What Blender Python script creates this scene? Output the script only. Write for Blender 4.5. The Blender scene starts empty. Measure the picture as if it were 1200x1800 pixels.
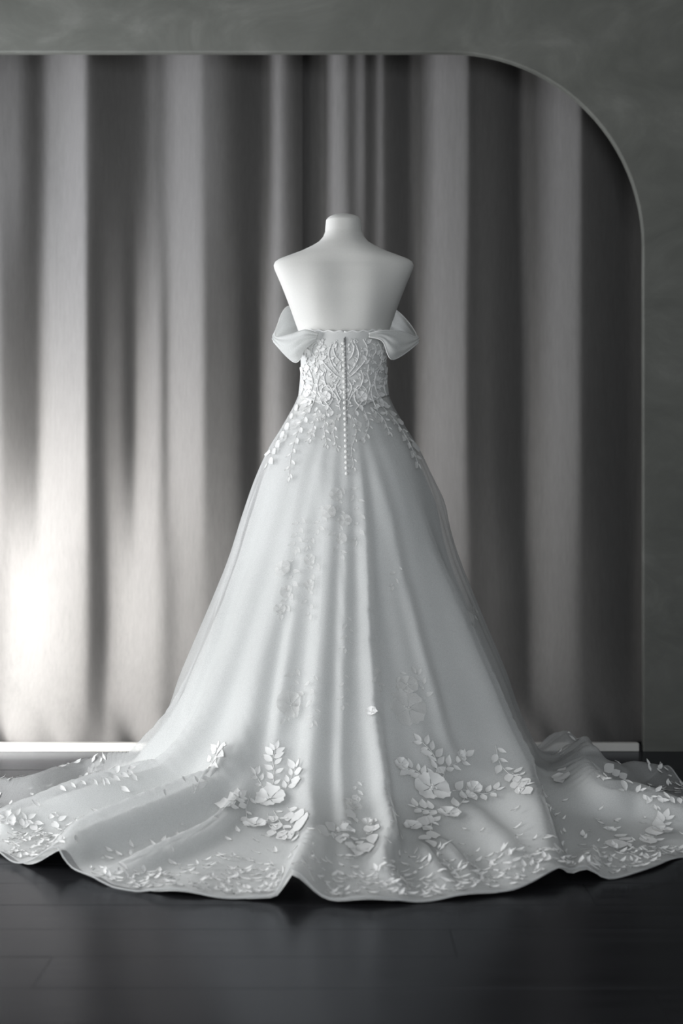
import bpy, bmesh, math, random
import numpy as np
from mathutils import Vector, Matrix
from mathutils.bvhtree import BVHTree

random.seed(7)
rng = np.random.default_rng(7)
scene = bpy.context.scene
COL = scene.collection

# ------------------------------------------------------------------ camera, world, lights, exposure
CAM_D, CAM_H, FPX = 4.5, 0.77, 2880.0        # distance of the camera from the dress axis, lens height, focal length in px (1200x1800)
cam_d = bpy.data.cameras.new('camera')
cam = bpy.data.objects.new('camera', cam_d)
COL.objects.link(cam)
cam.location = (0, -CAM_D, CAM_H)
cam.rotation_euler = (math.pi / 2, 0, 0)
cam_d.sensor_fit = 'VERTICAL'
cam_d.sensor_height = 36.0
cam_d.sensor_width = 24.0
cam_d.lens = FPX / 1800 * 36
cam_d.clip_start = 0.05
cam_d.dof.use_dof = True
cam_d.dof.focus_distance = 4.15
cam_d.dof.aperture_fstop = 2.8
scene.camera = cam

world = bpy.data.worlds.new('world')
scene.world = world
world.use_nodes = True
bg = world.node_tree.nodes['Background']
bg.inputs[0].default_value = (0.80, 0.92, 1.0, 1)
bg.inputs[1].default_value = 0.035


def area(name, loc, target, sx, sy, power, color, spread=180):
    d = bpy.data.lights.new(name, 'AREA')
    d.shape = 'RECTANGLE'
    d.size, d.size_y = sx, sy
    d.energy = power
    d.color = color
    d.spread = math.radians(spread)
    o = bpy.data.objects.new(name, d)
    COL.objects.link(o)
    o.location = loc
    o.rotation_euler = (Vector(target) - Vector(loc)).to_track_quat('-Z', 'Y').to_euler()
    return o


# area lamps added out of view, beside the left wall and behind the camera
area('window_daylight', (-1.98, 0.38, 1.50), (0.5, 1.0, 2.1), 0.6, 1.3, 21, (0.92, 0.945, 1.0), 100)  # added lamp, spread narrowed and aimed at the upper curtain
area('low_window_daylight', (-1.98, 0.0, 0.45), (-1.25, 1.0, 0.46), 0.8, 0.80, 44, (1.0, 0.985, 0.97), 76)  # added lamp, narrowed onto the lower left curtain to brighten it there
area('front_window_daylight', (-1.98, -1.25, 0.85), (0.0, -0.8, 0.75), 1.3, 1.4, 47, (0.98, 0.99, 1.0))  # added fill that lights the dress from the front left
area('rear_window_daylight', (0.2, -6.6, 1.6), (0.0, 0.0, 0.9), 2.6, 2.0, 108, (0.92, 0.96, 1.0))  # added fill from the camera side for the dress's darker right

scene.view_settings.view_transform = 'Standard'
scene.view_settings.look = 'None'
scene.view_settings.gamma = 1.0
scene.view_settings.exposure = 0.0
scene.view_settings.use_curve_mapping = False


# ------------------------------------------------------------------ helpers
def tag(o, label=None, cat=None, group=None, kind=None):
    if label: o['label'] = label
    if cat: o['category'] = cat
    if group: o['group'] = group
    if kind: o['kind'] = kind
    return o


def mesh_obj(name, verts, faces, mat=None, parent=None, smooth=True):
    me = bpy.data.meshes.new(name)
    me.from_pydata([tuple(v) for v in verts], [], faces)
    me.update()
    if smooth:
        me.polygons.foreach_set('use_smooth', [True] * len(me.polygons))
    if mat: me.materials.append(mat)
    o = bpy.data.objects.new(name, me)
    COL.objects.link(o)
    if parent: o.parent = parent
    return o


def empty(name, loc=(0, 0, 0)):
    o = bpy.data.objects.new(name, None)
    COL.objects.link(o)
    o.location = loc
    return o


def box_data(x0, x1, y0, y1, z0, z1, bev=0.0):
    bm = bmesh.new()
    bmesh.ops.create_cube(bm, size=1)
    for v in bm.verts:
        v.co = Vector(((x0 + x1) / 2 + v.co.x * (x1 - x0), (y0 + y1) / 2 + v.co.y * (y1 - y0), (z0 + z1) / 2 + v.co.z * (z1 - z0)))
    if bev > 0:
        bmesh.ops.bevel(bm, geom=bm.edges[:], offset=bev, segments=2, affect='EDGES', profile=0.5)
    return bm


def bm_obj(name, bm, mat=None, parent=None, smooth=False):
    me = bpy.data.meshes.new(name)
    bm.to_mesh(me)
    bm.free()
    if smooth:
        me.polygons.foreach_set('use_smooth', [True] * len(me.polygons))
    if mat: me.materials.append(mat)
    o = bpy.data.objects.new(name, me)
    COL.objects.link(o)
    if parent: o.parent = parent
    return o


def grid_faces(nr, nc, closed=False):
    """faces of a grid of nr rows, nc columns stored row-major"""
    f = []
    for i in range(nr - 1):
        for j in range(nc if closed else nc - 1):
            k = (j + 1) % nc
            f.append((i * nc + j, i * nc + k, (i + 1) * nc + k, (i + 1) * nc + j))
    return f


def lerp_tab(x, xs, ys):
    return float(np.interp(x, xs, ys))


def tube_data(pts, radii, seg=6):
    """verts/faces of a tube along pts"""
    pts = [Vector(p) for p in pts]
    vs, fs = [], []
    n = len(pts)
    up = Vector((0.13, 0.31, 0.94))
    for i, p in enumerate(pts):
        t = (pts[min(i + 1, n - 1)] - pts[max(i - 1, 0)]).normalized()
        a = t.cross(up)
        if a.length < 1e-4: a = t.cross(Vector((1, 0, 0)))
        a.normalize()
        b = t.cross(a)
        r = radii[i] if hasattr(radii, '__len__') else radii
        for k in range(seg):
            an = 2 * math.pi * k / seg
            vs.append(p + (a * math.cos(an) + b * math.sin(an)) * r)
    fs = grid_faces(n, seg, closed=True)
    fs.append(tuple(range(seg))[::-1])
    fs.append(tuple((n - 1) * seg + k for k in range(seg)))
    return vs, fs


def smooth_path(pts, n):
    """Catmull-Rom through pts (any dimension), n samples"""
    P = np.array(pts, float)
    P = np.vstack([2 * P[0] - P[1], P, 2 * P[-1] - P[-2]])
    m = len(P) - 3
    out = []
    for u in np.linspace(0, m - 1e-6, n):
        i = int(u); t = u - i
        p0, p1, p2, p3 = P[i:i + 4]
        out.append(0.5 * (2 * p1 + (p2 - p0) * t + (2 * p0 - 5 * p1 + 4 * p2 - p3) * t * t + (3 * p1 - p0 - 3 * p2 + p3) * t ** 3))
    return np.array(out)


CAM = Vector((0, -CAM_D, CAM_H))


def ray(px, py):
    return Vector(((px - 600) / FPX, 1.0, -(py - 900) / FPX)).normalized()


def on_floor(px, py, z=0.0):
    d = ray(px, py)
    t = (z - CAM_H) / d.z
    return CAM + d * t


def to_px(p):
    s = FPX / (p[1] + CAM_D)
    return 600 + p[0] * s, 900 - (p[2] - CAM_H) * s


# ------------------------------------------------------------------ materials
def new_mat(name):
    m = bpy.data.materials.new(name)
    m.use_nodes = True
    nt = m.node_tree
    b = nt.nodes['Principled BSDF']
    return m, nt, b


def noise(nt, scale, detail=4, rough=0.55, mapping_scale=(1, 1, 1), coord='Object', dist=0.0):
    tc = nt.nodes.new('ShaderNodeTexCoord')
    mp = nt.nodes.new('ShaderNodeMapping')
    mp.inputs['Scale'].default_value = mapping_scale
    n = nt.nodes.new('ShaderNodeTexNoise')
    n.inputs['Scale'].default_value = scale
    n.inputs['Detail'].default_value = detail
    n.inputs['Roughness'].default_value = rough
    n.inputs['Distortion'].default_value = dist
    nt.links.new(tc.outputs[coord], mp.inputs[0])
    nt.links.new(mp.outputs[0], n.inputs['Vector'])
    return n


def ramp(nt, src, stops):
    r = nt.nodes.new('ShaderNodeValToRGB')
    el = r.color_ramp.elements
    while len(el) > 1: el.remove(el[-1])
    el[0].position = stops[0][0]; el[0].color = (*stops[0][1], 1)
    for p, c in stops[1:]:
        e = el.new(p); e.color = (*c, 1)
    nt.links.new(src, r.inputs[0])
    return r


def bump(nt, b, src, strength, dist):
    bp = nt.nodes.new('ShaderNodeBump')
    bp.inputs['Strength'].default_value = strength
    bp.inputs['Distance'].default_value = dist
    nt.links.new(src, bp.inputs['Height'])
    nt.links.new(bp.outputs[0], b.inputs['Normal'])
    return bp


def mat_plaster():
    m, nt, b = new_mat('grey_green_plaster')
    n = noise(nt, 3.4, 10, 0.66, (1, 1, 1.4), dist=0.9)
    r = ramp(nt, n.outputs['Fac'], [(0.30, (0.086, 0.089, 0.078)), (0.50, (0.112, 0.115, 0.102)), (0.58, (0.126, 0.129, 0.115)), (0.72, (0.165, 0.167, 0.152))])
    nt.links.new(r.outputs[0], b.inputs['Base Color'])
    b.inputs['Roughness'].default_value = 0.62
    n2 = noise(nt, 9, 6, 0.6)
    bump(nt, b, n2.outputs['Fac'], 0.25, 0.004)
    return m


def mat_curtain():
    m, nt, b = new_mat('warm_grey_linen')
    n = noise(nt, 95, 8, 0.78, (1.0, 1.0, 0.16))
    r = ramp(nt, n.outputs['Fac'], [(0.30, (0.088, 0.0845, 0.0815)), (0.70, (0.116, 0.1120, 0.1085))])
    nt.links.new(r.outputs[0], b.inputs['Base Color'])
    b.inputs['Roughness'].default_value = 0.85
    b.inputs['Sheen Weight'].default_value = 0.15
    n2 = noise(nt, 420, 2, 0.5, (1, 1, 0.5))
    bump(nt, b, n2.outputs['Fac'], 0.15, 0.001)
    return m


def mat_floor():
    m = bpy.data.materials.new('dark_stained_wood')
    m.use_nodes = True
    nt = m.node_tree
    nt.nodes.clear()
    out = nt.nodes.new('ShaderNodeOutputMaterial')
    n = noise(nt, 7, 7, 0.6, (0.35, 6.0, 1), dist=0.4)
    d = nt.nodes.new('ShaderNodeBsdfDiffuse')
    r = ramp(nt, n.outputs['Fac'], [(0.3, (0.008, 0.008, 0.009)), (0.7, (0.016, 0.016, 0.018))])
    nt.links.new(r.outputs[0], d.inputs[0])
    g = nt.nodes.new('ShaderNodeBsdfGlossy')
    g.inputs[0].default_value = (0.92, 0.95, 1.0, 1)
    rr = ramp(nt, n.outputs['Fac'], [(0.3, (0.20,) * 3), (0.7, (0.27,) * 3)])
    nt.links.new(rr.outputs[0], g.inputs['Roughness'])
    bp = nt.nodes.new('ShaderNodeBump')
    bp.inputs['Strength'].default_value = 0.04
    bp.inputs['Distance'].default_value = 0.002
    nt.links.new(n.outputs['Fac'], bp.inputs['Height'])
    nt.links.new(bp.outputs[0], d.inputs['Normal']); nt.links.new(bp.outputs[0], g.inputs['Normal'])
    fr = nt.nodes.new('ShaderNodeFresnel'); fr.inputs[0].default_value = 1.40
    mu = nt.nodes.new('ShaderNodeMath'); mu.operation = 'MULTIPLY'; mu.inputs[1].default_value = 0.50
    nt.links.new(fr.outputs[0], mu.inputs[0])
    mx = nt.nodes.new('ShaderNodeMixShader')
    nt.links.new(mu.outputs[0], mx.inputs[0]); nt.links.new(d.outputs[0], mx.inputs[1]); nt.links.new(g.outputs[0], mx.inputs[2])
    nt.links.new(mx.outputs[0], out.inputs[0])
    return m


def mat_simple(name, col, rough=0.6, sheen=0.0, spec=0.3, nscale=0, nstr=0.0, sss=0.0):
    m, nt, b = new_mat(name)
    n = noise(nt, nscale or 40, 3, 0.5)
    r = ramp(nt, n.outputs['Fac'], [(0.3, tuple(c * 0.96 for c in col)), (0.7, col)])
    nt.links.new(r.outputs[0], b.inputs['Base Color'])
    b.inputs['Roughness'].default_value = rough
    b.inputs['Specular IOR Level'].default_value = spec
    b.inputs['Sheen Weight'].default_value = sheen
    if nstr: bump(nt, b, n.outputs['Fac'], nstr, 0.002)
    return m


def mat_sheer(name, col, opacity, transl=0.35, nscale=900):
    """thin net fabric: part open, part diffuse cloth lit from both sides"""
    m = bpy.data.materials.new(name)
    m.use_nodes = True
    nt = m.node_tree
    nt.nodes.clear()
    out = nt.nodes.new('ShaderNodeOutputMaterial')
    d = nt.nodes.new('ShaderNodeBsdfDiffuse'); d.inputs[0].default_value = (*col, 1)
    t = nt.nodes.new('ShaderNodeBsdfTranslucent'); t.inputs[0].default_value = (*col, 1)
    mx = nt.nodes.new('ShaderNodeMixShader'); mx.inputs[0].default_value = transl
    nt.links.new(d.outputs[0], mx.inputs[1]); nt.links.new(t.outputs[0], mx.inputs[2])
    tr = nt.nodes.new('ShaderNodeBsdfTransparent')
    m2 = nt.nodes.new('ShaderNodeMixShader')
    n = noise(nt, nscale, 2, 0.5)
    mr = nt.nodes.new('ShaderNodeMapRange')
    mr.inputs['From Min'].default_value = 0.3; mr.inputs['From Max'].default_value = 0.7
    mr.inputs['To Min'].default_value = max(0, opacity - 0.12); mr.inputs['To Max'].default_value = min(1, opacity + 0.12)
    nt.links.new(n.outputs['Fac'], mr.inputs[0])
    nt.links.new(mr.outputs[0], m2.inputs[0])
    nt.links.new(tr.outputs[0], m2.inputs[1]); nt.links.new(mx.outputs[0], m2.inputs[2])
    nt.links.new(m2.outputs[0], out.inputs[0])
    return m


M_PLASTER = mat_plaster()
M_CURTAIN = mat_curtain()
M_FLOOR = mat_floor()
M_NICHE = mat_simple('niche_paint', (0.30, 0.30, 0.29), 0.8)
M_SILL = mat_simple('pale_painted_strip', (0.62, 0.61, 0.58), 0.5)
M_WALL = mat_simple('off_white_wall_paint', (0.45, 0.45, 0.44), 0.8)
M_FRAME = mat_simple('dark_window_frame', (0.05, 0.05, 0.05), 0.4)
M_FORM = mat_simple('off_white_jersey', (0.66, 0.655, 0.63), 0.75, 0.15, 0.2, 300, 0.05)
M_STEEL = mat_simple('brushed_steel', (0.4, 0.4, 0.4), 0.3)
M_LINING = mat_simple('ivory_satin_lining', (0.74, 0.745, 0.735), 0.55, 0.2, 0.3)
M_BODICE = mat_simple('bodice_net_over_satin', (0.66, 0.665, 0.655), 0.6, 0.2, 0.3, 500, 0.2)
M_TULLE = mat_sheer('white_tulle', (0.84, 0.85, 0.85), 0.46)
M_SLEEVE = mat_sheer('white_organza', (0.82, 0.83, 0.82), 0.72, 0.40)
M_LACE = mat_simple('white_lace', (0.86, 0.86, 0.85), 0.6, 0.2, 0.3, 700, 0.2)
M_LACE_SOFT = mat_sheer('fine_white_lace', (0.86, 0.86, 0.85), 0.62, 0.3)
M_BUTTON = mat_simple('pearl_satin', (0.84, 0.84, 0.82), 0.35, 0.0, 0.5)
M_ZIP = mat_simple('grey_zip', (0.30, 0.30, 0.30), 0.5)

# ------------------------------------------------------------------ the setting
WALL_Y = 0.763
WS = FPX / (WALL_Y + CAM_D)                   # px per metre on the wall's face
TOP_Z = CAM_H + (900 - 92) / WS
JX = (1130 - 600) / WS
RAD = 0.62
THICK = 0.028

# floor: dark planks over a sub-floor
floor = empty('floor'); tag(floor, kind='structure')
bm_obj('subfloor', box_data(-3.2, 3.2, -7.2, 1.6, -0.06, -0.0125), M_FLOOR, floor)
PW = 0.187
row_y = WALL_Y - 0.004
plank_meshes = {}
row = 0
y1 = 0.95
edges_y = [-1.102 + PW * k for k in range(-18, 12)]     # joint seen just in front of the train at the left
for k in range(len(edges_y) - 1):
    ya, yb = edges_y[k], edges_y[k + 1]
    off = [(-3.1), (-3.7), (-2.6), (-4.0)][k % 4]
    x = off
    while x < 3.1:
        xa, xb = max(x, -3.15), min(x + 2.1, 3.15)
        x += 2.1
        if xb - xa < 0.05: continue
        key = round(xb - xa, 3)
        if key not in plank_meshes:
            bm = box_data(-(xb - xa) / 2 + 0.0004, (xb - xa) / 2 - 0.0004, -PW / 2 + 0.0004, PW / 2 - 0.0004, -0.012, 0, 0.0008)
            me = bpy.data.meshes.new('plank'); bm.to_mesh(me); bm.free(); me.materials.append(M_FLOOR)
            plank_meshes[key] = me
        o = bpy.data.objects.new('plank', plank_meshes[key])
        COL.objects.link(o); o.parent = floor
        o.location = ((xa + xb) / 2, (ya + yb) / 2, random.uniform(-0.0006, 0.0))

# arch wall: opening outline from the floor up the right jamb, round the corner, along the lintel, down the left jamb
LJX = -1.99
out_in = [(JX, 0.0)]
for i in range(0, 25):
    a = math.pi / 2 * i / 24
    out_in.append((JX - RAD + RAD * math.cos(a), TOP_Z - RAD + RAD * math.sin(a)))
for i in range(0, 25):
    a = math.pi / 2 + math.pi / 2 * i / 24
    out_in.append((LJX + RAD + RAD * math.cos(a), TOP_Z - RAD + RAD * math.sin(a)))
out_in.append((LJX, 0.0))
WZ = 3.0
bm = bmesh.new()
def radial_out(x, z, i, n):
    if i == 0: return (3.15, 0.0)
    if i == n - 1: return (-3.15, 0.0)
    # project outwards to the wall's outer rectangle
    cx, cz = (-0.6, 0.9)
    dx, dz = x - cx, z - cz
    t = min(((3.15 - cx) / dx) if dx > 1e-6 else 1e9, ((-3.15 - cx) / dx) if dx < -1e-6 else 1e9, ((WZ - cz) / dz) if dz > 1e-6 else 1e9)
    return (cx + dx * t, cz + dz * t)
n = len(out_in)
ring_o = [radial_out(x, z, i, n) for i, (x, z) in enumerate(out_in)]
BEV = 0.005
def inset(i, d):
    x, z = out_in[i]
    xa, za = out_in[max(i - 1, 0)]; xb, zb = out_in[min(i + 1, n - 1)]
    tx, tz = xb - xa, zb - za
    l = math.hypot(tx, tz) or 1
    return (x + tz / l * d, z - tx / l * d)
rows = []
rows.append([(x, WALL_Y, z) for x, z in ring_o])
rows.append([(inset(i, BEV)[0], WALL_Y, inset(i, BEV)[1]) for i in range(n)])
rows.append([(inset(i, BEV * .3)[0], WALL_Y + BEV * .3, inset(i, BEV * .3)[1]) for i in range(n)])
rows.append([(out_in[i][0], WALL_Y + BEV, out_in[i][1]) for i in range(n)])
rows.append([(out_in[i][0], WALL_Y + THICK, out_in[i][1]) for i in range(n)])
rows.append([(x, WALL_Y + THICK, z) for x, z in ring_o])
vs = [v for r in rows for v in r]
vs = [(v[0], v[1], max(v[2], 0.0005)) for v in vs]
fs = grid_faces(len(rows), n)
# corners of the outer rectangle are cut by the radial rays; add the two corner triangles
def add_corner(cx, cz, y):
    k = len(vs); vs.append((cx, y, cz)); return k
wall = None
for (cx, cz) in ((3.15, WZ), (-3.15, WZ)):
    for i in range(n - 1):
        a, b_ = ring_o[i], ring_o[i + 1]
        if (abs(a[0] - cx) < 1e-4) != (abs(b_[0] - cx) < 1e-4) and (abs(a[1] - cz) < 1e-4) != (abs(b_[1] - cz) < 1e-4):
            fs.append((i, i + 1, add_corner(cx, cz, WALL_Y)))
wall = mesh_obj('wall_back', vs, fs, M_PLASTER, smooth=False)
tag(wall, kind='structure')

# niche behind the curtain, ceiling, left wall with its window
tag(bm_obj('wall_niche', box_data(-3.15, 3.15, 1.32, 1.38, 0.0, 3.0), M_NICHE), kind='structure')
tag(bm_obj('ceiling', box_data(-3.2, 3.2, -7.2, 1.38, 3.0, 3.06), M_WALL), kind='structure')
WXL = -2.02
wl = empty('wall_left'); tag(wl, kind='structure')
yy = -7.2
for (wa, wb, za, zb) in ((-1.92, -0.58, 0.12, 1.58), (-0.40, 0.72, 0.04, 2.18)):      # two window openings
    bm_obj('wall_panel', box_data(WXL - 0.1, WXL, yy, wa, 0, 3.0), M_WALL, wl)
    bm_obj('wall_panel', box_data(WXL - 0.1, WXL, wa, wb, zb, 3.0), M_WALL, wl)
    bm_obj('wall_panel', box_data(WXL - 0.1, WXL, wa, wb, 0, za), M_WALL, wl)
    yy = wb
bm_obj('wall_panel', box_data(WXL - 0.1, WXL, yy, 1.38, 0, 3.0), M_WALL, wl)

for k, (wa, wb, za, zb) in enumerate(((-1.92, -0.58, 0.12, 1.58), (-0.40, 0.72, 0.04, 2.18))):
    w = empty('window_%d' % (k + 1)); tag(w, kind='structure')
    for (ya, yb, z0, z1) in ((wa, wa + .05, za, zb), (wb - .05, wb, za, zb), (wa + .05, wb - .05, zb - .05, zb), (wa + .05, wb - .05, za, za + .05), ((wa + wb) / 2 - .02, (wa + wb) / 2 + .02, za + .05, zb - .05)):
        bm_obj('window_frame', box_data(WXL - 0.08, WXL - 0.03, ya, yb, z0, z1), M_FRAME, w)

# pale strip along the foot of the opening
tag(bm_obj('trim_1', box_data(LJX, JX - 0.012, WALL_Y + 0.004, WALL_Y + 0.040, 0.0, 0.026, 0.002), M_SILL), kind='structure')

# ------------------------------------------------------------------ curtains
CY = 1.0
CS = FPX / (CY + CAM_D)
Z_BOT = 0.004
Z_TOP = 2.42

# how far each vertical band of cloth turns towards the light from the left (1) or away from it (0), read at three heights
def tab(s):
    return np.array([[float(q) for q in p.split(':')] for p in s.split()])
T_TOP = tab('-160:.3 -130:.9 -90:.9 -80:.2 -40:.3 -30:.9 0:.45 30:.45 60:.15 68:.25 80:.60 100:.70 130:1 150:.95 158:.4 172:.22 200:.2 232:.25 250:.35 265:.7 272:.55 283:.55 295:.85 330:.95 352:.85 361:.5 390:.38 410:.25 430:.05 457:.05 466:.3 474:.95 486:1 494:.5 506:.3 520:.2 530:.0 545:.2 564:.2 571:.95 590:1 605:.6 618:.25 632:.55 640:.6 646:.15 655:.2 663:.6 670:.65 680:.25 700:.1 721:.1 728:.65 760:.8 775:1 790:.85 820:.75 827:.25 845:.35 870:.3 900:.15 918:.05 924:.75 950:.85 985:.9 1014:.85 1022:.25 1060:.15 1100:.1 1130:.5 1180:.9 1220:.2 1260:.5')
T_MID = tab('-160:.3 -130:.9 -90:.9 -80:.2 -40:.5 -20:.9 0:.6 10:.3 30:.25 60:.2 66:.5 76:.95 110:1 152:1 160:.35 170:.12 180:.2 190:.45 210:.45 222:.2 232:.15 240:.75 270:.95 281:.7 291:.3 300:.8 330:.9 355:.85 365:.35 400:.3 420:.2 431:.0 455:.0 462:.85 480:.9 492:.5 508:.3 528:.2 533:.0 548:.2 564:.25 571:.9 590:1 608:.7 620:.3 650:.2 660:.4 672:.45 682:.2 700:.1 728:.1 736:.85 775:.85 812:.75 824:.25 860:.3 890:.15 922:.05 930:.75 960:.9 1008:.8 1024:.25 1060:.15 1100:.1 1130:.5 1180:.9 1220:.2 1260:.5')
T_LOW = tab('-160:.5 -120:.9 -80:.8 -60:.4 -30:.5 0:.55 25:.85 60:1 95:.9 140:.75 156:.55 163:.15 184:.10 192:.6 230:.85 270:.9 285:.6 300:.35 325:.55 350:.5 372:.3 410:.25 432:.05 458:.05 468:.8 490:.8 520:.3 533:.1 550:.3 570:.8 600:.8 625:.3 660:.35 690:.2 730:.15 745:.7 790:.7 820:.6 830:.25 870:.3 900:.2 928:.1 940:.45 970:.8 1000:.75 1025:.3 1060:.2 1100:.1 1130:.5 1180:.9 1220:.2 1260:.5')
PX = np.arange(-160, 1260.1, 3.0)


def profile(T, k):
    b = np.interp(PX, T[:, 0], T[:, 1])
    ker = np.exp(-0.5 * (np.arange(-4, 5) / 1.4) ** 2); ker /= ker.sum()
    b = np.convolve(np.pad(b, 4, mode='edge'), ker, 'valid')
    w = 75
    kk = np.exp(-0.5 * (np.arange(-w, w + 1) / 32.0) ** 2); kk /= kk.sum()
    m = np.convolve(np.pad(b, w, mode='edge'), kk, 'valid')
    slope = -(b - m) * k
    y = np.cumsum(slope) * (3.0 / CS)
    y = y - np.convolve(np.pad(y, w, mode='edge'), kk, 'valid')
    return y


P_TOP, P_MID, P_LOW = profile(T_TOP, 2.1), profile(T_MID, 2.1), profile(T_LOW, 1.7)


def curtain(name, pxa, pxb, dy, label):
    idx = np.where((PX >= pxa - 1e-6) & (PX <= pxb + 1e-6))[0]
    nz = 90
    vs = []
    hem_wave = random.uniform(0, 6)
    for j in range(nz + 1):
        v = j / nz
        v = v ** 1.25                                   # denser towards the hem
        z = Z_BOT + v * (Z_TOP - Z_BOT)
        py = 900 - (z - CAM_H) * CS
        a = np.clip((py - 250) / 400, 0, 1); a = a * a * (3 - 2 * a)
        b = np.clip((py - 720) / 360, 0, 1); b = b * b * (3 - 2 * b)
        yy = P_TOP * (1 - a) + P_MID * a
        yy = yy * (1 - b) + P_LOW * b
        low = np.clip(1 - (z - Z_BOT) / 0.16, 0, 1) ** 1.5
        fwd = np.clip(1 - (z - Z_BOT) / 0.40, 0, 1) ** 1.6
        for i in idx:
            x = (PX[i] - 600) / CS
            # small slack folds where the hem rests on the floor behind the strip
            slack = low * (0.030 * math.sin(x * 23 + 1.3 + 9 * z) * math.sin(x * 7.3 + 0.5) + 0.012 * math.sin(x * 41 + 12 * z))
            y = CY + dy + yy[i] * (1 - 0.50 * fwd) - slack - 0.105 * fwd
            y = max(y, WALL_Y + 0.045)
            vs.append((x + 0.010 * low * math.sin(x * 31 + z * 20), y, z))
    o = mesh_obj(name, vs, [tuple(reversed(f)) for f in grid_faces(nz + 1, len(idx))], M_CURTAIN)
    sm = o.modifiers.new('thickness', 'SOLIDIFY'); sm.thickness = 0.003; sm.offset = 1
    tag(o, label, 'curtain', 'linen curtains in the arched niche')
    return o


curtain('curtain', -160, 533, 0.004, 'warm grey linen curtain, brightly lit by the window, hanging behind the left of the dress')
curtain('curtain', 524, 1260, 0.022, 'warm grey linen curtain in shade under the rounded corner of the arch')

# ------------------------------------------------------------------ dress form
AX = 0.006
form = empty('dress_form', (0, 0, 0))
tag(form, 'off-white fabric covered dress form with bare neck and shoulders inside the gown', 'dress form')
DS = FPX / CAM_D
FT = np.array([  # photo row, half width px, half depth m, centre shift m (front of the body is +y)
    (372.6, 2, .004, .030), (373.4, 12, .016, .030), (375.5, 20, .028, .030), (379, 27, .038, .029), (384, 31.2, .045, .028), (395, 32.3, .047, .026),
    (406, 33, .049, .023), (415, 36.5, .052, .019), (424, 44, .056, .015), (432, 57, .060, .012), (441, 76, .064, .010), (449, 98, .066, .008),
    (455, 114, .067, .007), (460, 121, .068, .006), (466, 123.5, .070, .005), (473, 122, .074, .004), (502, 109.5, .090, .002), (542, 94, .104, .0),
    (565, 86, .108, .0), (586, 78.5, .106, .0), (600, 75, .104, .0), (640, 73, .100, .0), (690, 76, .098, .0), (760, 100, .110, 0), (830, 118, .12, 0)])
rows_f = []
pyv = np.concatenate([np.linspace(372.6, 386, 14), np.linspace(387, 475, 60), np.linspace(478, 830, 60)])
NS = 72
for py in pyv:
    hw = np.interp(py, FT[:, 0], FT[:, 1]) / DS
    hd = np.interp(py, FT[:, 0], FT[:, 2]); cy = np.interp(py, FT[:, 0], FT[:, 3])
    z = CAM_H + (900 - py) / DS
    sl = np.clip((540 - py) / 90, 0, 1) * np.clip((py - 430) / 25, 0, 1)     # shoulder blade zone
    for k in range(NS):
        a = 2 * math.pi * k / NS
        ca, sa = math.cos(a), math.sin(a)
        e = 0.92
        x = hw * math.copysign(abs(sa) ** e, sa)
        y = cy - hd * math.copysign(abs(ca) ** e, ca)
        if ca > 0:        # back: shallow spine hollow between the shoulder blades
            y += (0.006 * math.exp(-(x / 0.035) ** 2) - 0.005 * math.exp(-((abs(x) - 0.075) / 0.035) ** 2)) * np.clip((py - 440) / 40, 0, 1) * np.clip((640 - py) / 100, 0, 1)
        rows_f.append((AX + x, y, z))
fs = [tuple(reversed(f)) for f in grid_faces(len(pyv), NS, closed=True)]
fs.append(tuple(range(NS)))
torso = mesh_obj('torso', rows_f, fs, M_FORM, form)
sub = torso.modifiers.new('smooth', 'SMOOTH'); sub.factor = 0.5; sub.iterations = 4
vs, fs = tube_data([(AX, 0, 0.02), (AX, 0, 0.85)], 0.016, 14)
mesh_obj('pole', vs, fs, M_STEEL, form)
bmb = bmesh.new()
bmesh.ops.create_cone(bmb, cap_ends=True, segments=32, radius1=0.17, radius2=0.15, depth=0.02, matrix=Matrix.Translation((AX, 0, 0.011)))
bm_obj('base', bmb, M_STEEL, form)

# ------------------------------------------------------------------ gown: skirt surface
dress = empty('wedding_dress', (0, 0, 0))
tag(dress, 'white off-shoulder lace wedding gown with a long tulle train spread on the floor', 'dress')

# hem outline on the floor, in photo pixels where it shows, in metres where it does not
hem_px = [(-5, 1508), (40, 1531), (120, 1537), (150, 1551), (200, 1566), (300, 1580), (420, 1588), (490, 1591), (525, 1588), (560, 1595), (640, 1599), (740, 1593), (850, 1583),
          (940, 1573), (983, 1558), (1003, 1547), (1050, 1553), (1100, 1550), (1160, 1533), (1205, 1513)]
hem_xy = [on_floor(x, y) for x, y in hem_px]
hem_xy = [(p.x, p.y) for p in hem_xy]
hem_xy += [(0.92, -0.72), (1.10, -0.60), (1.18, -0.42), (1.12, -0.24), (0.95, -0.10), (0.84, 0.08), (0.77, 0.28), (0.66, 0.43), (0.5, 0.54), (0.25, 0.55), (0.0, 0.54), (-0.25, 0.54), (-0.48, 0.50), (-0.62, 0.40),
           (-0.74, 0.16), (-0.84, -0.09), (-0.92, -0.26), (-1.00, -0.38), (-1.01, -0.56), (-0.90, -0.72)]
ht = np.array([math.atan2(x - AX, -y) for x, y in hem_xy])
hr = np.array([math.hypot(x - AX, y) for x, y in hem_xy])
o_ = np.argsort(ht); ht, hr = ht[o_], hr[o_]
ht3 = np.concatenate([ht - 2 * math.pi, ht, ht + 2 * math.pi]); hr3 = np.concatenate([hr] * 3)

NT, NSR = 540, 150
TH = np.linspace(-math.pi, math.pi, NT, endpoint=False)
R_HEM = np.interp(TH, ht3, hr3)
kk = np.exp(-0.5 * (np.arange(-9, 10) / 2.5) ** 2); kk /= kk.sum()
R_HEM = np.convolve(np.concatenate([R_HEM[-9:], R_HEM, R_HEM[:9]]), kk, 'valid')

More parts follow.
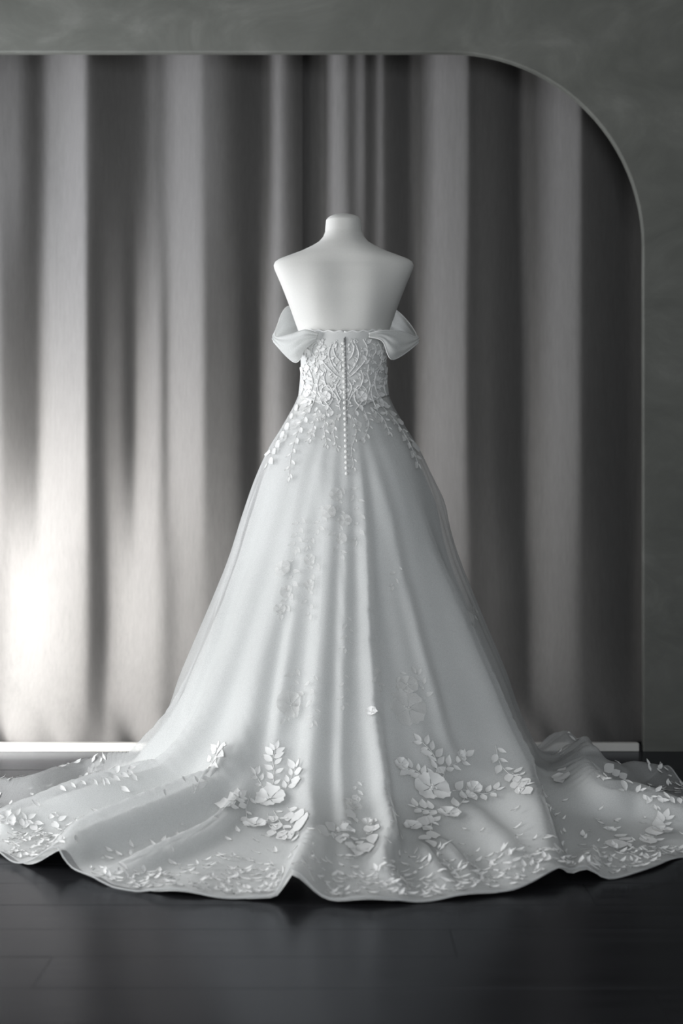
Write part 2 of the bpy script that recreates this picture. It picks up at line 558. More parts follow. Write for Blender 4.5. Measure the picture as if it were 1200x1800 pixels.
WAIST_Z = CAM_H + (900 - 694) / DS
SIDE = np.array([(WAIST_Z, .124), (1.06, .138), (1.0, .172), (.94, .208), (.86, .243), (.76, .277), (.645, .312), (.54, .352), (.44, .392), (.33, .435), (.24, .462), (.16, .494), (.10, .528)])


def prof(th):
    """profile (r,z) polyline of the skirt at angle th"""
    front = max(0.0, math.cos(th)) ** 1.3
    R = float(np.interp(th, TH, R_HEM, period=2 * math.pi))
    pts = []
    for z, r in SIDE:
        dep = 1.0 - 0.16 * abs(math.cos(th)) * np.clip((z - 0.9) / 0.2, 0, 1)       # waist is an oval
        d = WAIST_Z - z
        f = 1 + front * (0.10 * d + 0.62 * max(0, d - 0.45) ** 1.15)
        pts.append(((0.124 + (r - 0.124) * f) * dep, z))
    rb = pts[-1][0]
    if R < rb + 0.06:
        s = (R - 0.03 - 0.124) / (rb - 0.124)
        pts = [(0.124 + (r - 0.124) * min(1, s) if True else r, z) for r, z in pts]
        rb = pts[-1][0]
    g = R - rb
    pts += [(rb + 0.16 * g, 0.066), (rb + 0.34 * g, 0.044), (rb + 0.60 * g, 0.026), (rb + 0.84 * g, 0.015), (R, 0.008)]
    return pts


def resample(pts, n):
    sp = smooth_path(pts, 260)
    d = np.concatenate([[0], np.cumsum(np.hypot(*np.diff(sp, axis=0).T))])
    u = np.linspace(0, d[-1], n)
    return np.interp(u, d, sp[:, 0]), np.interp(u, d, sp[:, 1])


RR = np.zeros((NSR, NT)); ZZ = np.zeros((NSR, NT))
for j, th in enumerate(TH):
    RR[:, j], ZZ[:, j] = resample(prof(th), NSR)


def to_xyz(R, Z):
    return np.stack([AX + R * np.sin(TH)[None, :], -R * np.cos(TH)[None, :], Z], -1)


def normals(P):
    dT = np.roll(P, -1, 1) - np.roll(P, 1, 1)
    dS = np.gradient(P, axis=0)
    n = np.cross(dT, dS)
    n /= np.linalg.norm(n, axis=2, keepdims=True) + 1e-12
    flip = (n * np.stack([np.sin(TH), -np.cos(TH), np.full(NT, 0.4)], -1)[None]).sum(-1) < 0
    n[flip] *= -1
    return n


BASE = to_xyz(RR, ZZ)
BN = normals(BASE)
GF = grid_faces(NSR, NT, closed=True)


def make_bvh(P):
    return BVHTree.FromPolygons([tuple(v) for v in P.reshape(-1, 3)], GF)


bvh0 = make_bvh(BASE)


def surf_param(px, py):
    """(theta, s) on the plain skirt seen at a photo pixel"""
    loc, nr, fi, d = bvh0.ray_cast(CAM, ray(px, py))
    if loc is None: return None
    j = fi % NT; i = fi // NT
    return math.atan2(loc.x - AX, -loc.y), i / (NSR - 1)


S_AX = np.linspace(0, 1, NSR)
# folds: widths of the cloth left and right of the crest (m), then the crest traced over the skirt as px, py, height (m)
FOLDS = [
    (0.020, 0.050, [(566, 790, 0), (572, 880, .010), (566, 1000, .016), (557, 1150, .022), (548, 1280, .028), (541, 1390, .032), (547, 1470, .042), (538, 1510, .050), (522, 1550, .050), (512, 1585, .055), (508, 1598, .055)]),
    (0.024, 0.014, [(632, 790, 0), (641, 900, .009), (645, 1000, .016), (651, 1150, .024), (660, 1280, .030), (673, 1380, .038), (684, 1450, .050), (690, 1490, .060), (678, 1515, .050), (682, 1545, .034), (712, 1575, .008)]),
    (0.075, 0.026, [(680, 770, 0), (735, 900, .010), (790, 1050, .024), (835, 1170, .034), (880, 1290, .044), (918, 1380, .054), (945, 1450, .060), (962, 1495, .058), (975, 1535, .034), (985, 1565, .018)]),
    (0.05, 0.06, [(700, 770, 0), (765, 880, .008), (850, 1080, .014), (915, 1230, .024), (960, 1340, .045), (1030, 1402, .070), (1120, 1430, .065), (1195, 1445, .05)]),
    (0.05, 0.05, [(950, 1310, .0), (985, 1345, .03), (1040, 1372, .050), (1120, 1384, .045), (1195, 1388, .04)]),
    (0.045, 0.034, [(530, 770, 0), (490, 880, .008), (445, 1030, .016), (400, 1180, .025), (345, 1310, .045), (270, 1395, .078), (160, 1432, .088), (60, 1450, .065), (5, 1460, .05)]),
    (0.055, 0.032, [(545, 800, 0), (510, 950, .008), (470, 1130, .016), (445, 1270, .028), (410, 1370, .060), (330, 1440, .085), (230, 1480, .085), (150, 1505, .070), (115, 1525, .04)]),
    (0.036, 0.032, [(505, 780, 0), (440, 920, .007), (390, 1080, .012), (335, 1210, .022), (270, 1332, .052), (160, 1382, .062), (60, 1408, .058), (5, 1410, .045)]),
    (0.016, 0.022, [(560, 800, 0), (535, 950, .010), (510, 1120, .014), (490, 1260, .018), (470, 1340, .0)]),
    (0.014, 0.018, [(606, 900, 0), (604, 1050, .009), (601, 1200, .012), (598, 1340, .016), (603, 1440, .018), (612, 1540, .008)]),
    (0.022, 0.018, [(655, 790, 0), (690, 930, .012), (725, 1080, .014), (765, 1230, .016), (800, 1330, .006)]),
    (0.015, 0.015, [(480, 790, 0), (445, 900, .008), (410, 1020, .010), (372, 1150, .012), (330, 1260, .010)]),
    (0.014, 0.014, [(735, 1480, 0), (750, 1510, .022), (775, 1545, .016), (790, 1570, .0)]),
    (0.014, 0.014, [(770, 1470, 0), (792, 1500, .020), (820, 1535, .014), (835, 1560, .0)]),
    (0.03, 0.03, [(820, 1400, 0), (850, 1450, .02), (890, 1510, .025), (905, 1560, .006)]),
    (0.03, 0.022, [(455, 1330, 0), (430, 1400, .03), (370, 1470, .04), (270, 1515, .035), (200, 1540, .012)]),
    (0.03, 0.03, [(1045, 1490, 0), (1035, 1520, .025), (1026, 1552, .03)]),
]


def fold_disp(scale=1.0):
    D = np.zeros((NSR, NT))
    V = BASE.reshape(-1, 3)
    for wl, wr, pts in FOLDS:
        tp = []
        for px, py, a in pts:
            loc, nr, fi, d = bvh0.ray_cast(CAM, ray(px, py))
            if loc is None: loc = on_floor(px, py)
            tp.append((loc.x, loc.y, loc.z, a))
        sm = smooth_path(tp, 90)
        best = np.full(len(V), 1e9); amp = np.zeros(len(V)); sgn = np.zeros(len(V))
        for k in range(len(sm)):
            c = sm[k, :3]
            df = V - c
            d2 = (df * df).sum(1)
            m = d2 < best
            if not m.any(): continue
            t = sm[min(k + 1, len(sm) - 1), :3] - sm[max(k - 1, 0), :3]
            best[m] = d2[m]; amp[m] = max(0.0, sm[k, 3])
            # positive to the right of the way down
            cr = np.cross(t, df[m])
            sgn[m] = (cr * BN.reshape(-1, 3)[m]).sum(1)
        d = np.sqrt(best)
        x = d / np.where(sgn > 0, wr, wl)
        D += (amp * np.exp(-x ** 2)).reshape(NSR, NT) * scale
    # gathers and soft waves everywhere
    S = S_AX[:, None]; T = TH[None, :]
    back = np.clip((np.abs(T) - 1.3) / 0.5, 0, 1)
    D += (0.010 * np.clip(S * 1.6, 0, 1) ** 1.5 * (np.sin(9 * T + 0.7) + 0.6 * np.sin(15 * T + 2.1 + 2 * S)) * (0.25 + 0.75 * back))
    D += 0.0025 * np.clip(S * 3, 0, 1) * np.sin(31 * T + 3 * np.sin(4 * T))
    D += back * np.clip((S - 0.55) / 0.3, 0, 1) * 0.022 * (np.sin(11 * T + 5 * S) * 0.5 + 0.5)
    # hem ripple
    D += np.clip((S - 0.88) / 0.12, 0, 1) * (0.008 * (0.5 + 0.5 * np.sin(23 * T + 1.0)) + 0.005 * (0.5 + 0.5 * np.sin(41 * T)))
    return D


DISP = fold_disp(1.15)
OUT = BASE + BN * DISP[..., None]
OUT[..., 2] = np.maximum(OUT[..., 2], 0.006)
ON = normals(OUT)
bvh = make_bvh(OUT)
overlay = mesh_obj('tulle_overlay', OUT.reshape(-1, 3), GF, M_TULLE, dress)

# opaque lining: a little inside, ending before the hem, further inside at the sides
DL = DISP * 0.82
side = np.clip((np.abs(TH) - 1.05) / 0.35, 0, 1)
inn = 0.010 + 0.018 * side[None, :] * np.clip(S_AX * 3, 0, 1)[:, None]
LIN = BASE + BN * (DL - inn)[..., None]
LIN[..., 2] = np.maximum(LIN[..., 2], 0.003)
s_end = 0.985 - 0.36 * side
LP = np.zeros_like(LIN)
for j in range(NT):
    u = S_AX * s_end[j]
    for c in range(3):
        LP[:, j, c] = np.interp(u, S_AX, LIN[:, j, c])
lining = mesh_obj('skirt_lining', LP.reshape(-1, 3), GF, M_LINING, dress)

# rolled hem
vs, fs = tube_data([tuple(p) for p in OUT[-1]] + [tuple(OUT[-1][0])], 0.0022, 5)
mesh_obj('hem_roll', vs, fs, M_TULLE, overlay)

# ------------------------------------------------------------------ bodice
BT = np.array([  # photo row, half width px, half depth m
    (578, 80, .1115), (590, 77.5, .1105), (600, 76.5, .1095), (640, 75.5, .1070), (670, 77, .1055), (694, 79.5, .1075), (715, 88, .1155), (735, 98, .126)])
pyv = np.linspace(578, 735, 80)
NB = 120
bv = []
for py in pyv:
    hw = np.interp(py, BT[:, 0], BT[:, 1]) / DS
    hd = np.interp(py, BT[:, 0], BT[:, 2])
    for k in range(NB):
        a = 2 * math.pi * k / NB
        ca, sa = math.cos(a), math.sin(a)
        e = 0.92
        # neckline dips to the middle of the back, the lower edge points down there
        up = 590.5 - 5 * min(1, abs(sa) / 0.75) ** 2 - (14 if ca < 0 else 0) * (abs(ca) ** 0.7)
        up += 1.3 * math.sin(a * 26) * (1 if ca > 0 else 0)
        dn = 735 - 40 * min(1, abs(sa)) ** 0.8
        q = up + (py - 578) / 157 * (dn - up)
        hw_ = np.interp(q, BT[:, 0], BT[:, 1]) / DS
        hd_ = np.interp(q, BT[:, 0], BT[:, 2])
        bv.append((AX + hw_ * math.copysign(abs(sa) ** e, sa), -hd_ * math.copysign(abs(ca) ** e, ca), CAM_H + (900 - q) / DS))
bf = [tuple(reversed(f)) for f in grid_faces(len(pyv), NB, closed=True)]
bodice = mesh_obj('bodice', bv, bf, M_BODICE, dress)
sol = bodice.modifiers.new('thickness', 'SOLIDIFY'); sol.thickness = 0.002; sol.offset = -1
bvh_b = BVHTree.FromPolygons(bv, bf)
# neckline edging
vs, fs = tube_data([bv[k % NB] for k in range(NB + 1)], 0.0022, 6)
mesh_obj('neckline_edging', vs, fs, M_LACE, bodice)


def cast(px, py, only=None):
    """nearest hit on bodice or skirt -> (point, normal, bvh)"""
    best = None
    for t in ((only,) if only else (bvh_b, bvh)):
        loc, nr, fi, d = t.ray_cast(CAM, ray(px, py))
        if loc is not None and (best is None or d < best[3]):
            if nr.dot(ray(px, py)) > 0: nr = -nr
            best = (loc, nr, t, d)
    return best


def drape(p, n0, t, off):
    loc, nr, fi, d = t.find_nearest(p)
    if loc is None: return p
    if nr.dot(n0) < 0: nr = -nr
    return loc + nr * off


def leaf_data(b, tip, width, n0, t, lift=0.0022, seg=4, curl=0.0):
    ax = tip - b
    L = ax.length
    if L < 1e-4: return None
    side_ = n0.cross(ax).normalized()
    vs, fs = [], []
    for i in range(seg + 1):
        u = i / seg
        w = width * max(0.02, math.sin(math.pi * u ** 0.80)) * 0.5
        c = b + ax * u
        h = lift + curl * u * u
        vs.append(drape(c - side_ * w, n0, t, h + 0.0010))
        vs.append(drape(c, n0, t, h - 0.0006))
        vs.append(drape(c + side_ * w, n0, t, h + 0.0010))
    for i in range(seg):
        a = i * 3
        fs += [(a, a + 1, a + 4, a + 3), (a + 1, a + 2, a + 5, a + 4)]
    return vs, fs


LEAVES = 0


def leaf_px(b, tip, ratio=0.45, mat=None, lift=0.0016, curl=0.0012, only=None, parent=None):
    """a lace leaf from photo pixel b to tip, laid on the cloth it meets"""
    h0 = cast(*b, only=only); h1 = cast(*tip, only=only)
    if h0 is None or h1 is None or (h0[0] - h1[0]).length > 0.12: return
    d = leaf_data(h0[0], h1[0], (h1[0] - h0[0]).length * ratio if ratio < 1 else ratio, h0[1], h0[2], lift, 6, curl)
    if d: return mesh_obj('lace_leaf', d[0], d[1], mat or M_LACE, parent or (bodice if h0[2] is bvh_b else overlay))


def flower_px(px, py, r_px, petals=5, rot=0.0, mat=None, lift=0.0025, cup=0.006, asp=1.0):
    h = cast(px, py)
    if h is None: return
    P, N, t, d = h
    r = r_px * (P.y + CAM_D) / FPX
    ex = (Vector((1, 0, 0)) - N * N.x).normalized()
    ey = N.cross(ex)
    vs, fs = [], []
    for k in range(petals):
        a0 = rot + 2 * math.pi * k / petals
        pr = r * random.uniform(0.82, 1.08)
        base = len(vs)
        NA, NR = 6, 4
        for i in range(NR + 1):
            u = i / NR
            for j in range(NA + 1):
                w = (j / NA - 0.5) * 2
                hw = 0.66 * (2 * math.pi / petals) * (1.0 if u < 0.6 else 1.0)
                rr = pr * (0.10 + 0.90 * u * (1 - 0.20 * abs(w) ** 2.2 - 0.10 * (1 - abs(w)) * (u > .9)))
                rr *= 1 + 0.05 * math.sin(9 * w + k * 2.1) * u
                an = a0 + w * hw * (0.55 + 0.35 * u)
                c = P + ex * (math.cos(an) * rr) + ey * (math.sin(an) * rr * asp)
                off = lift + cup * u * u * (0.6 + 0.4 * abs(w)) + (k % 2) * 0.0014 * u
                vs.append(drape(c, N, t, off))
        for i in range(NR):
            for j in range(NA):
                q = base + i * (NA + 1) + j
                fs.append((q, q + 1, q + NA + 2, q + NA + 1))
    # beaded centre
    for k in range(9):
        a = random.uniform(0, 6.28); rr = r * random.uniform(0.0, 0.24)
        c = drape(P + ex * math.cos(a) * rr + ey * math.sin(a) * rr, N, t, lift + 0.003)
        b0 = len(vs); q = r * 0.07
        for dv in (ex * q, ey * q, -ex * q, -ey * q, N * q * 1.3):
            vs.append(c + dv)
        fs += [(b0, b0 + 1, b0 + 4), (b0 + 1, b0 + 2, b0 + 4), (b0 + 2, b0 + 3, b0 + 4), (b0 + 3, b0, b0 + 4)]
    return mesh_obj('lace_flower', vs, fs, mat or M_LACE, bodice if t is bvh_b else overlay)


def vine_px(pts, rad=0.0013, n=26, mat=None, lift=0.0012, only=None):
    """an embroidered cord along photo pixels"""
    path = smooth_path(pts, n)
    P = []; par = None
    for x, y in path:
        h = cast(x, y, only=only)
        if h is None: continue
        if P and (P[-1] - (h[0] + h[1] * lift)).length > 0.09: break
        P.append(h[0] + h[1] * lift)
        par = bodice if h[2] is bvh_b else overlay
    if len(P) < 3: return
    vs, fs = tube_data(P, [rad * (0.5 + 0.5 * math.sin(math.pi * min(.9, max(.1, i / (len(P) - 1))))) for i in range(len(P))], 5)
    return mesh_obj('lace_stem', vs, fs, mat or M_LACE, par)


def spray(pts, nleaf, ln, ratio=0.5, mat=None, ends=True, spread=0.9, stem=True, jitter=0.25, lift=0.0016):
    """a stem along photo pixels with leaves set alternately on it"""
    path = smooth_path(pts, 60)
    if stem: vine_px(pts, 0.0010, 22, mat)
    for k in range(nleaf):
        u = (k + 0.6) / nleaf
        i = min(58, int(u * 59))
        p = path[i]; t = path[i + 1] - path[i]; t = t / (np.linalg.norm(t) + 1e-9)
        sg = 1 if k % 2 else -1
        a = sg * spread * random.uniform(1 - jitter, 1 + jitter)
        d = np.array([t[0] * math.cos(a) - t[1] * math.sin(a), t[0] * math.sin(a) + t[1] * math.cos(a)])
        L = ln * random.uniform(0.75, 1.15)
        leaf_px(tuple(p + d * 1.5), tuple(p + d * (1.5 + L)), ratio, mat, lift)
    if ends:
        p = path[-1]; t = path[-1] - path[-3]; t = t / (np.linalg.norm(t) + 1e-9)
        leaf_px(tuple(p), tuple(p + t * ln), ratio, mat, lift)


# --- bodice lace, mirrored about the button line (x = 604)
BX = 604
half = [
    [(562, 600), (551, 606), (548, 618), (556, 628), (560, 620), (556, 613)],
    [(570, 596), (563, 612), (566, 632), (578, 648), (590, 660), (598, 664)],
    [(583, 604), (578, 622), (583, 640), (594, 656)],
    [(590, 600), (586, 612), (590, 626), (597, 634)],
    [(545, 600), (538, 618), (540, 640), (550, 652)],
    [(536, 640), (546, 655), (550, 672), (546, 690), (536, 704)],
    [(574, 650), (570, 664), (575, 680), (586, 690), (594, 704), (598, 722)],
    [(560, 640), (562, 658), (558, 676), (562, 694), (573, 708), (584, 722)],
    [(567, 712), (562, 698), (567, 682), (577, 678), (585, 688), (584, 704), (576, 714), (567, 712)],
    [(596, 668), (590, 680), (594, 694), (599, 704)],
    [(548, 668), (556, 686), (552, 706), (545, 722)],
    [(532, 664), (534, 680), (529, 696)],
]
for c in half:
    for sgn in (1, -1):
        pts = [(BX + sgn * (x - BX), y) for x, y in c]
        vine_px(pts, 0.0019, 30, lift=0.0014)
random.seed(21)
bleaf = [(566, 604, 556, 596), (572, 612, 562, 618), (574, 625, 564, 634), (586, 612, 592, 604), (580, 632, 588, 628), (590, 645, 584, 636), (596, 650, 598, 640), (548, 624, 540, 614), (541, 632, 532, 626),
         (545, 645, 535, 650), (552, 655, 560, 646), (550, 668, 540, 664), (549, 682, 538, 678), (544, 695, 533, 694), (575, 660, 584, 656), (571, 672, 562, 668), (580, 688, 590, 682), (590, 700, 582, 696), (596, 716, 588, 714),
         (562, 660, 570, 654), (560, 680, 552, 676), (564, 700, 556, 704), (576, 712, 572, 724), (584, 722, 580, 734), (592, 712, 598, 704), (556, 696, 548, 700), (550, 712, 540, 716), (538, 706, 528, 712), (600, 690, 594, 684),
         (568, 640, 560, 632), (555, 634, 548, 640), (534, 655, 529, 646), (536, 675, 530, 668), (590, 668, 583, 672), (598, 728, 592, 738), (570, 728, 565, 738), (558, 716, 553, 727)]
for (x0, y0, x1, y1) in bleaf:
    for sgn in (1, -1):
        leaf_px((BX + sgn * (x0 - BX), y0), (BX + sgn * (x1 - BX), y1), random.uniform(.4, .6), lift=0.002, curl=0.001)
for sgn in (1, -1):
    flower_px(BX + sgn * -31, 698, 11, 5, 0.6, cup=0.003)
    flower_px(BX + sgn * -62, 708, 12, 5, 0.2, cup=0.003)

# --- lace spilling from the waist over the hips
random.seed(33)
for f in [(535, 722, 16), (519, 748, 14), (560, 735, 13), (546, 762, 10), (690, 735, 16), (712, 766, 13), (660, 736, 13), (580, 746, 11), (627, 748, 11), (498, 772, 12), (727, 800, 9), (512, 712, 13), (700, 712, 12)]:
    flower_px(*f, rot=random.uniform(0, 1.2), mat=M_LACE_SOFT, lift=0.0012, cup=0.002)
for pts, nl, ln in [
    ([(545, 712), (532, 740), (520, 770), (512, 800), (508, 838)], 13, 12), ([(562, 716), (552, 745), (546, 772)], 8, 10),
    ([(575, 722), (570, 752), (574, 782)], 8, 10), ([(592, 728), (586, 758), (592, 788)], 7, 9), ([(522, 708), (502, 745), (484, 780), (470, 815)], 14, 12),
    ([(640, 722), (648, 745), (640, 772)], 8, 10), ([(618, 730), (626, 760), (618, 790), (622, 822)], 10, 9),
    ([(668, 712), (690, 735), (708, 760), (722, 785), (734, 815)], 14, 12), ([(650, 716), (672, 735), (684, 760)], 8, 10), ([(690, 705), (708, 728), (724, 752)], 8, 11),
]:
    spray(pts, nl, ln, 0.44, stem=True, spread=0.7)

# fine filling embroidery of the bodice, closer than one could count
gvs, gfs = [], []
for q in range(420):
    px, py = random.uniform(530, 678), random.uniform(598, 716)
    a = random.gauss(-math.pi / 2, 0.9)
    L = random.uniform(4, 9)
    h0 = cast(px, py, bvh_b); h1 = cast(px + math.cos(a) * L, py + math.sin(a) * L, bvh_b)
    if h0 is None or h1 is None or abs(px - 605) < 5: continue
    ld = leaf_data(h0[0], h1[0], (h1[0] - h0[0]).length * random.uniform(.3, .5), h0[1], bvh_b, 0.0010, 3, 0.0006)
    if ld is None: continue
    k = len(gvs); gvs += ld[0]; gfs += [tuple(x + k for x in f) for f in ld[1]]
tag(mesh_obj('lace_ground', gvs, gfs, M_LACE, bodice), kind='stuff')

# --- appliqués down the middle and over the train
random.seed(5)
SOFT = M_LACE_SOFT
for f in [(590, 870, 13), (578, 900, 16), (606, 915, 13), (598, 948, 12), (495, 1000, 17), (505, 1040, 14), (545, 985, 12), (545, 1030, 12), (492, 1072, 12)]:
    flower_px(*f, rot=random.uniform(0, 1), mat=SOFT, cup=0.003)
for pts, nl, ln in [
    ([(600, 850), (592, 880), (598, 910), (590, 945), (600, 975)], 11, 13), ([(610, 855), (628, 880), (632, 915), (626, 950)], 8, 13), ([(585, 880), (566, 905), (560, 930)], 5, 12),
    ([(530, 905), (524, 935), (520, 965)], 7, 14), ([(548, 940), (540, 960)], 3, 12), ([(500, 985), (515, 1010), (508, 1045), (496, 1080)], 10, 14), ([(560, 985), (548, 1010), (540, 1050), (546, 1080)], 8, 12),
    ([(606, 1080), (610, 1110), (606, 1140)], 6, 11), ([(600, 1180), (605, 1210), (602, 1240)], 5, 11),
    ([(520, 1170), (515, 1200), (520, 1230), (500, 1262)], 9, 15), ([(555, 1180), (545, 1210), (552, 1250), (548, 1270)], 7, 13),
    ([(700, 1180), (705, 1200)], 4, 13), ([(655, 1170), (665, 1205)], 3, 12), ([(826, 1072), (832, 1082)], 2, 11), ([(700, 990), (690, 1030)], 4, 11),
]:
    spray(pts, nl, ln, 0.5, SOFT, stem=False)
flower_px(512, 1240, 30, 6, 0.3, SOFT)
flower_px(718, 1245, 38, 6, 0.1, SOFT, cup=0.004)
flower_px(716, 1205, 22, 5, 0.9, SOFT, cup=0.004)
for pts, nl, ln in [([(742, 1240), (745, 1210), (730, 1185)], 6, 16), ([(690, 1255), (700, 1215)], 4, 15)]:
    spray(pts, nl, ln, 0.5, SOFT, stem=False)
flower_px(654, 1252, 10, 4, 0.4)

# left bouquet
flower_px(475, 1405, 36, 6, 0.35, cup=0.007)
flower_px(449, 1451, 22, 5, 0.8, cup=0.006)
for pts, nl, ln in [
    ([(478, 1395), (482, 1360), (480, 1335), (484, 1318)], 11, 19), ([(500, 1392), (510, 1372), (520, 1350)], 7, 19), ([(462, 1385), (455, 1372), (448, 1362)], 4, 16),
    ([(480, 1425), (490, 1442), (502, 1462)], 6, 18), ([(505, 1420), (520, 1440), (526, 1470)], 8, 17), ([(470, 1430), (472, 1450), (490, 1468)], 5, 16), ([(440, 1395), (432, 1420), (434, 1440)], 4, 15),
    ([(340, 1395), (355, 1365), (378, 1330), (382, 1318)], 12, 16), ([(390, 1425), (410, 1408), (420, 1400)], 6, 15),
]:
    spray(pts, nl, ln, 0.5)
# right bouquet
flower_px(758, 1385, 40, 6, 0.15, cup=0.007)
flower_px(788, 1432, 24, 5, 0.5, cup=0.006)
flower_px(722, 1455, 22, 5, 0.2, cup=0.006)
flower_px(705, 1345, 15, 5, 0.7, cup=0.006)
flower_px(832, 1388, 17, 5, 0.4, cup=0.008)
flower_px(808, 1330, 12, 4, 0.2, cup=0.008)
for pts, nl, ln in [
    ([(762, 1370), (768, 1345), (758, 1322), (740, 1304)], 11, 20), ([(778, 1368), (785, 1350), (802, 1342), (818, 1330)], 7, 18), ([(745, 1370), (735, 1358), (715, 1350)], 7, 18), ([(795, 1390), (822, 1390), (850, 1396), (872, 1390)], 9, 17),
    ([(770, 1425), (750, 1425), (730, 1420)], 6, 16), ([(760, 1440), (756, 1460), (752, 1480)], 5, 17), ([(800, 1425), (812, 1410), (820, 1400)], 4, 17), ([(735, 1455), (748, 1452), (760, 1445)], 4, 16),
    ([(870, 1310), (880, 1345), (905, 1370), (920, 1385)], 11, 18), ([(900, 1360), (918, 1370)], 4, 16),
]:
    spray(pts, nl, ln, 0.5)
# middle bouquet and the train's sides
flower_px(620, 1420, 20, 5, 0.5, SOFT, cup=0.006)
flower_px(648, 1450, 17, 5, 0.1, cup=0.008)
flower_px(608, 1462, 18, 5, 0.9, cup=0.008)
for pts, nl, ln in [
    ([(615, 1400), (620, 1430), (612, 1470), (630, 1490)], 12, 16), ([(645, 1440), (655, 1460), (640, 1485)], 7, 16), ([(560, 1470), (580, 1462), (600, 1470)], 6, 14), ([(625, 1370), (628, 1400)], 4, 13),
    ([(1040, 1350), (1070, 1362), (1095, 1372)], 8, 18), ([(980, 1350), (985, 1365)], 3, 14), ([(1075, 1470), (1090, 1480)], 3, 20), ([(1140, 1490), (1160, 1462), (1168, 1440)], 8, 20), ([(1110, 1395), (1160, 1398), (1195, 1402)], 8, 16),
    ([(90, 1385), (140, 1372), (190, 1365), (225, 1352)], 16, 15), ([(0, 1440), (30, 1436), (60, 1445)], 6, 18), ([(80, 1440), (110, 1446)], 4, 18),
]:
    spray(pts, nl, ln, 0.5, stem=False)
flower_px(1072, 1462, 15, 5, 0.3, cup=0.006)
flower_px(1165, 1462, 22, 5, 0.6, cup=0.006)
flower_px(12, 1442, 16, 5, 0.6, cup=0.006)

# --- dense leaf border along the hem: too many to count, one piece
random.seed(11)
def zone(px, py):
    """how thickly the border is worked, by place along the train"""
    def box(x0, x1, y0, y1, d): return d if x0 < px < x1 and y0 < py < y1 else 0
    return max(box(180, 500, 1492, 1595, .95) if py > 1520 - (px - 250) * 0.09 else 0, box(10, 110, 1430, 1535, 1), box(540, 760, 1500, 1600, .8), box(760, 1000, 1495, 1590, 1.0),
               box(1030, 1215, 1490, 1555, .85), box(1090, 1215, 1380, 1420, .7), box(950, 1080, 1465, 1500, .5), box(120, 260, 1340, 1395, .6), .12)
bvs, bfs = [], []
cnt = 0
for q in range(9000):
    th = random.uniform(-2.0, 2.0)
    s = 1 - 0.26 * random.random() ** 1.5 - 0.012
    i = s * (NSR - 1); j = int((th + math.pi) / (2 * math.pi) * NT) % NT
    i0 = min(NSR - 2, int(i)); fr = i - i0
    P = Vector(OUT[i0, j] * (1 - fr) + OUT[i0 + 1, j] * fr)
    N = Vector(ON[i0, j])
    px, py = to_px(P)
    dens = zone(px, py)
    if random.random() > dens * (0.55 if s > 0.9 else 0.30): continue
    tan = Vector(OUT[i0, (j + 1) % NT] - OUT[i0, j]).normalized()
    up_ = N.cross(tan).normalized()
    a = random.gauss(0, 0.75) + (math.pi if random.random() < .5 else 0)
    d = (tan * math.cos(a) + up_ * math.sin(a))
    L = random.uniform(0.016, 0.030)
    ld = leaf_data(P, P + d * L, L * random.uniform(.34, .5), N, bvh, 0.002, 3, random.uniform(0.002, 0.009))
    if ld is None: continue
    k = len(bvs)
    bvs += ld[0]; bfs += [tuple(x + k for x in f) for f in ld[1]]
    cnt += 1
border = mesh_obj('lace_border', bvs, bfs, M_LACE, overlay)
tag(border, kind='stuff')

# ------------------------------------------------------------------ buttons and zip
bmb = bmesh.new()
bmesh.ops.create_uvsphere(bmb, u_segments=10, v_segments=7, radius=0.0052)
bme = bpy.data.meshes.new('button'); bmb.to_mesh(bme); bmb.free()
bme.polygons.foreach_set('use_smooth', [True] * len(bme.polygons)); bme.materials.append(M_BUTTON)
ny = 25
for k in range(ny):
    py = 604 + k * 9.55
    px = 603 + (py - 604) / 230 * 6
    h = cast(px, py)
    if h is None: continue
    o = bpy.data.objects.new('button', bme); COL.objects.link(o)
    o.parent = bodice if py < 735 else overlay
    o.location = h[0] + h[1] * 0.0035
    o.scale = (1, 0.75, 1)
P = []
for py in np.linspace(592, 745, 40):
    h = cast(606.5 + (py - 600) / 230 * 5, py)
    if h: P.append(h[0] + h[1] * 0.0006)
vs, fs = tube_data(P, 0.0013, 6)
mesh_obj('zip', vs, fs, M_ZIP, bodice)
h = cast(604.5, 598)
vs, fs = tube_data([h[0] + h[1] * .003 + Vector((0, 0, .006)), h[0] + h[1] * .004, h[0] + h[1] * .003 + Vector((0, 0, -.004))], [.001, .0028, .0016], 8)
mesh_obj('zip_pull', vs, fs, M_ZIP, bodice)


# ------------------------------------------------------------------ draped off-shoulder sleeves
def px3(px, py, y):
    s = (y + CAM_D) / FPX
    return ((px - 600) * s, y, CAM_H + (900 - py) * s)


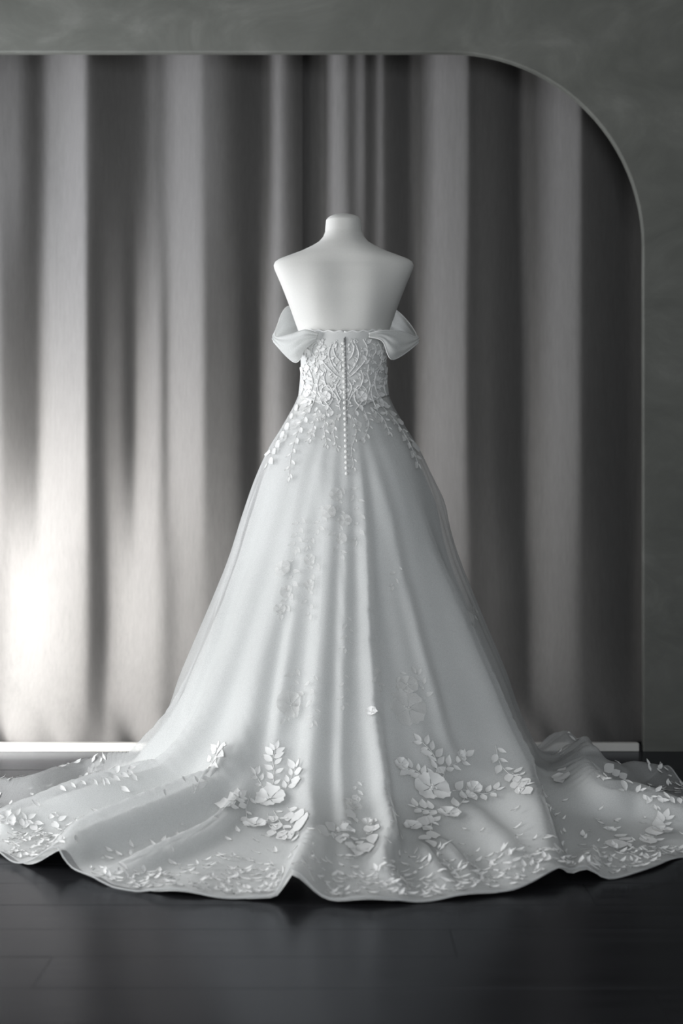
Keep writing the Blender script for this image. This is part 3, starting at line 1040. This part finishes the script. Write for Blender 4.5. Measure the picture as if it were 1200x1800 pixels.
def sleeve(top, bot):
    """band from the back neckline round the missing arm to the front: top and bottom edges as (px, py, depth)"""
    n, m = 60, 18
    T = smooth_path([px3(*p) for p in top], n); B = smooth_path([px3(*p) for p in bot], n)
    vs = []
    for i in range(n):
        t, b = T[i], B[i]
        L = np.linalg.norm(b - t)
        u = i / (n - 1)
        # cloth bellies outwards between its two edges
        tang = T[min(i + 1, n - 1)] - T[max(i - 1, 0)]
        outw = np.cross(tang, b - t); outw = outw / (np.linalg.norm(outw) + 1e-9)
        mid = (t + b) / 2 - np.array([AX, 0.0, (t + b)[2] / 2]); mid[2] = 0
        if np.dot(outw, mid) < 0: outw = -outw
        for j in range(m):
            v = j / (m - 1)
            p = t * (1 - v) + b * v + outw * math.sin(math.pi * v) * 0.18 * L + outw * 0.0025 * math.sin(v * 17 + u * 5) * math.sin(math.pi * v)
            vs.append(p)
    o = mesh_obj('sleeve', vs, grid_faces(n, m), M_SLEEVE, dress)
    so = o.modifiers.new('thickness', 'SOLIDIFY'); so.thickness = 0.0012
    for E in (T, B):
        v2, f2 = tube_data([tuple(p) for p in E], 0.0014, 5)
        mesh_obj('sleeve_edge', v2, f2, M_LACE, o)
    return o


sleeve([(648, 586, -.112), (672, 581, -.104), (705, 582, -.07), (731, 592, -.01), (722, 572, .05), (697, 546, .09), (672, 540, .11)],
       [(648, 592, -.110), (672, 600, -.106), (690, 632, -.085), (735, 602, -.005), (716, 606, .05), (692, 600, .09), (672, 592, .115)])
sleeve([(560, 586, -.112), (536, 580, -.106), (510, 588, -.07), (484, 592, -.01), (488, 570, .05), (502, 541, .09), (528, 536, .11)],
       [(556, 596, -.111), (538, 612, -.106), (518, 637, -.085), (481, 601, -.005), (494, 606, .05), (515, 600, .09), (534, 592, .115)])
print('leaves border', cnt)

# ------------------------------------------------------------------ the 300 largest leaves stay single, the rest join into one scatter per cloth
def area_seen(o):
    c = o.data.vertices
    p = [to_px(v.co) for v in c]
    xs = [q[0] for q in p]; ys = [q[1] for q in p]
    return (max(xs) - min(xs)) * (max(ys) - min(ys))


singles = sorted([o for o in scene.objects if o.name.startswith('lace_leaf')], key=area_seen, reverse=True)
rest = {}
for o in singles[300:]:
    rest.setdefault((o.parent.name, o.data.materials[0].name), []).append(o)
for (pn, mn), os_ in rest.items():
    vs, fs = [], []
    for o in os_:
        k = len(vs)
        vs += [tuple(v.co) for v in o.data.vertices]
        fs += [tuple(i + k for i in p.vertices) for p in o.data.polygons]
        bpy.data.objects.remove(o)
    tag(mesh_obj('lace_leaf_scatter', vs, fs, bpy.data.materials[mn], bpy.data.objects[pn]), kind='stuff')
print('single leaves', min(300, len(singles)), 'of', len(singles))
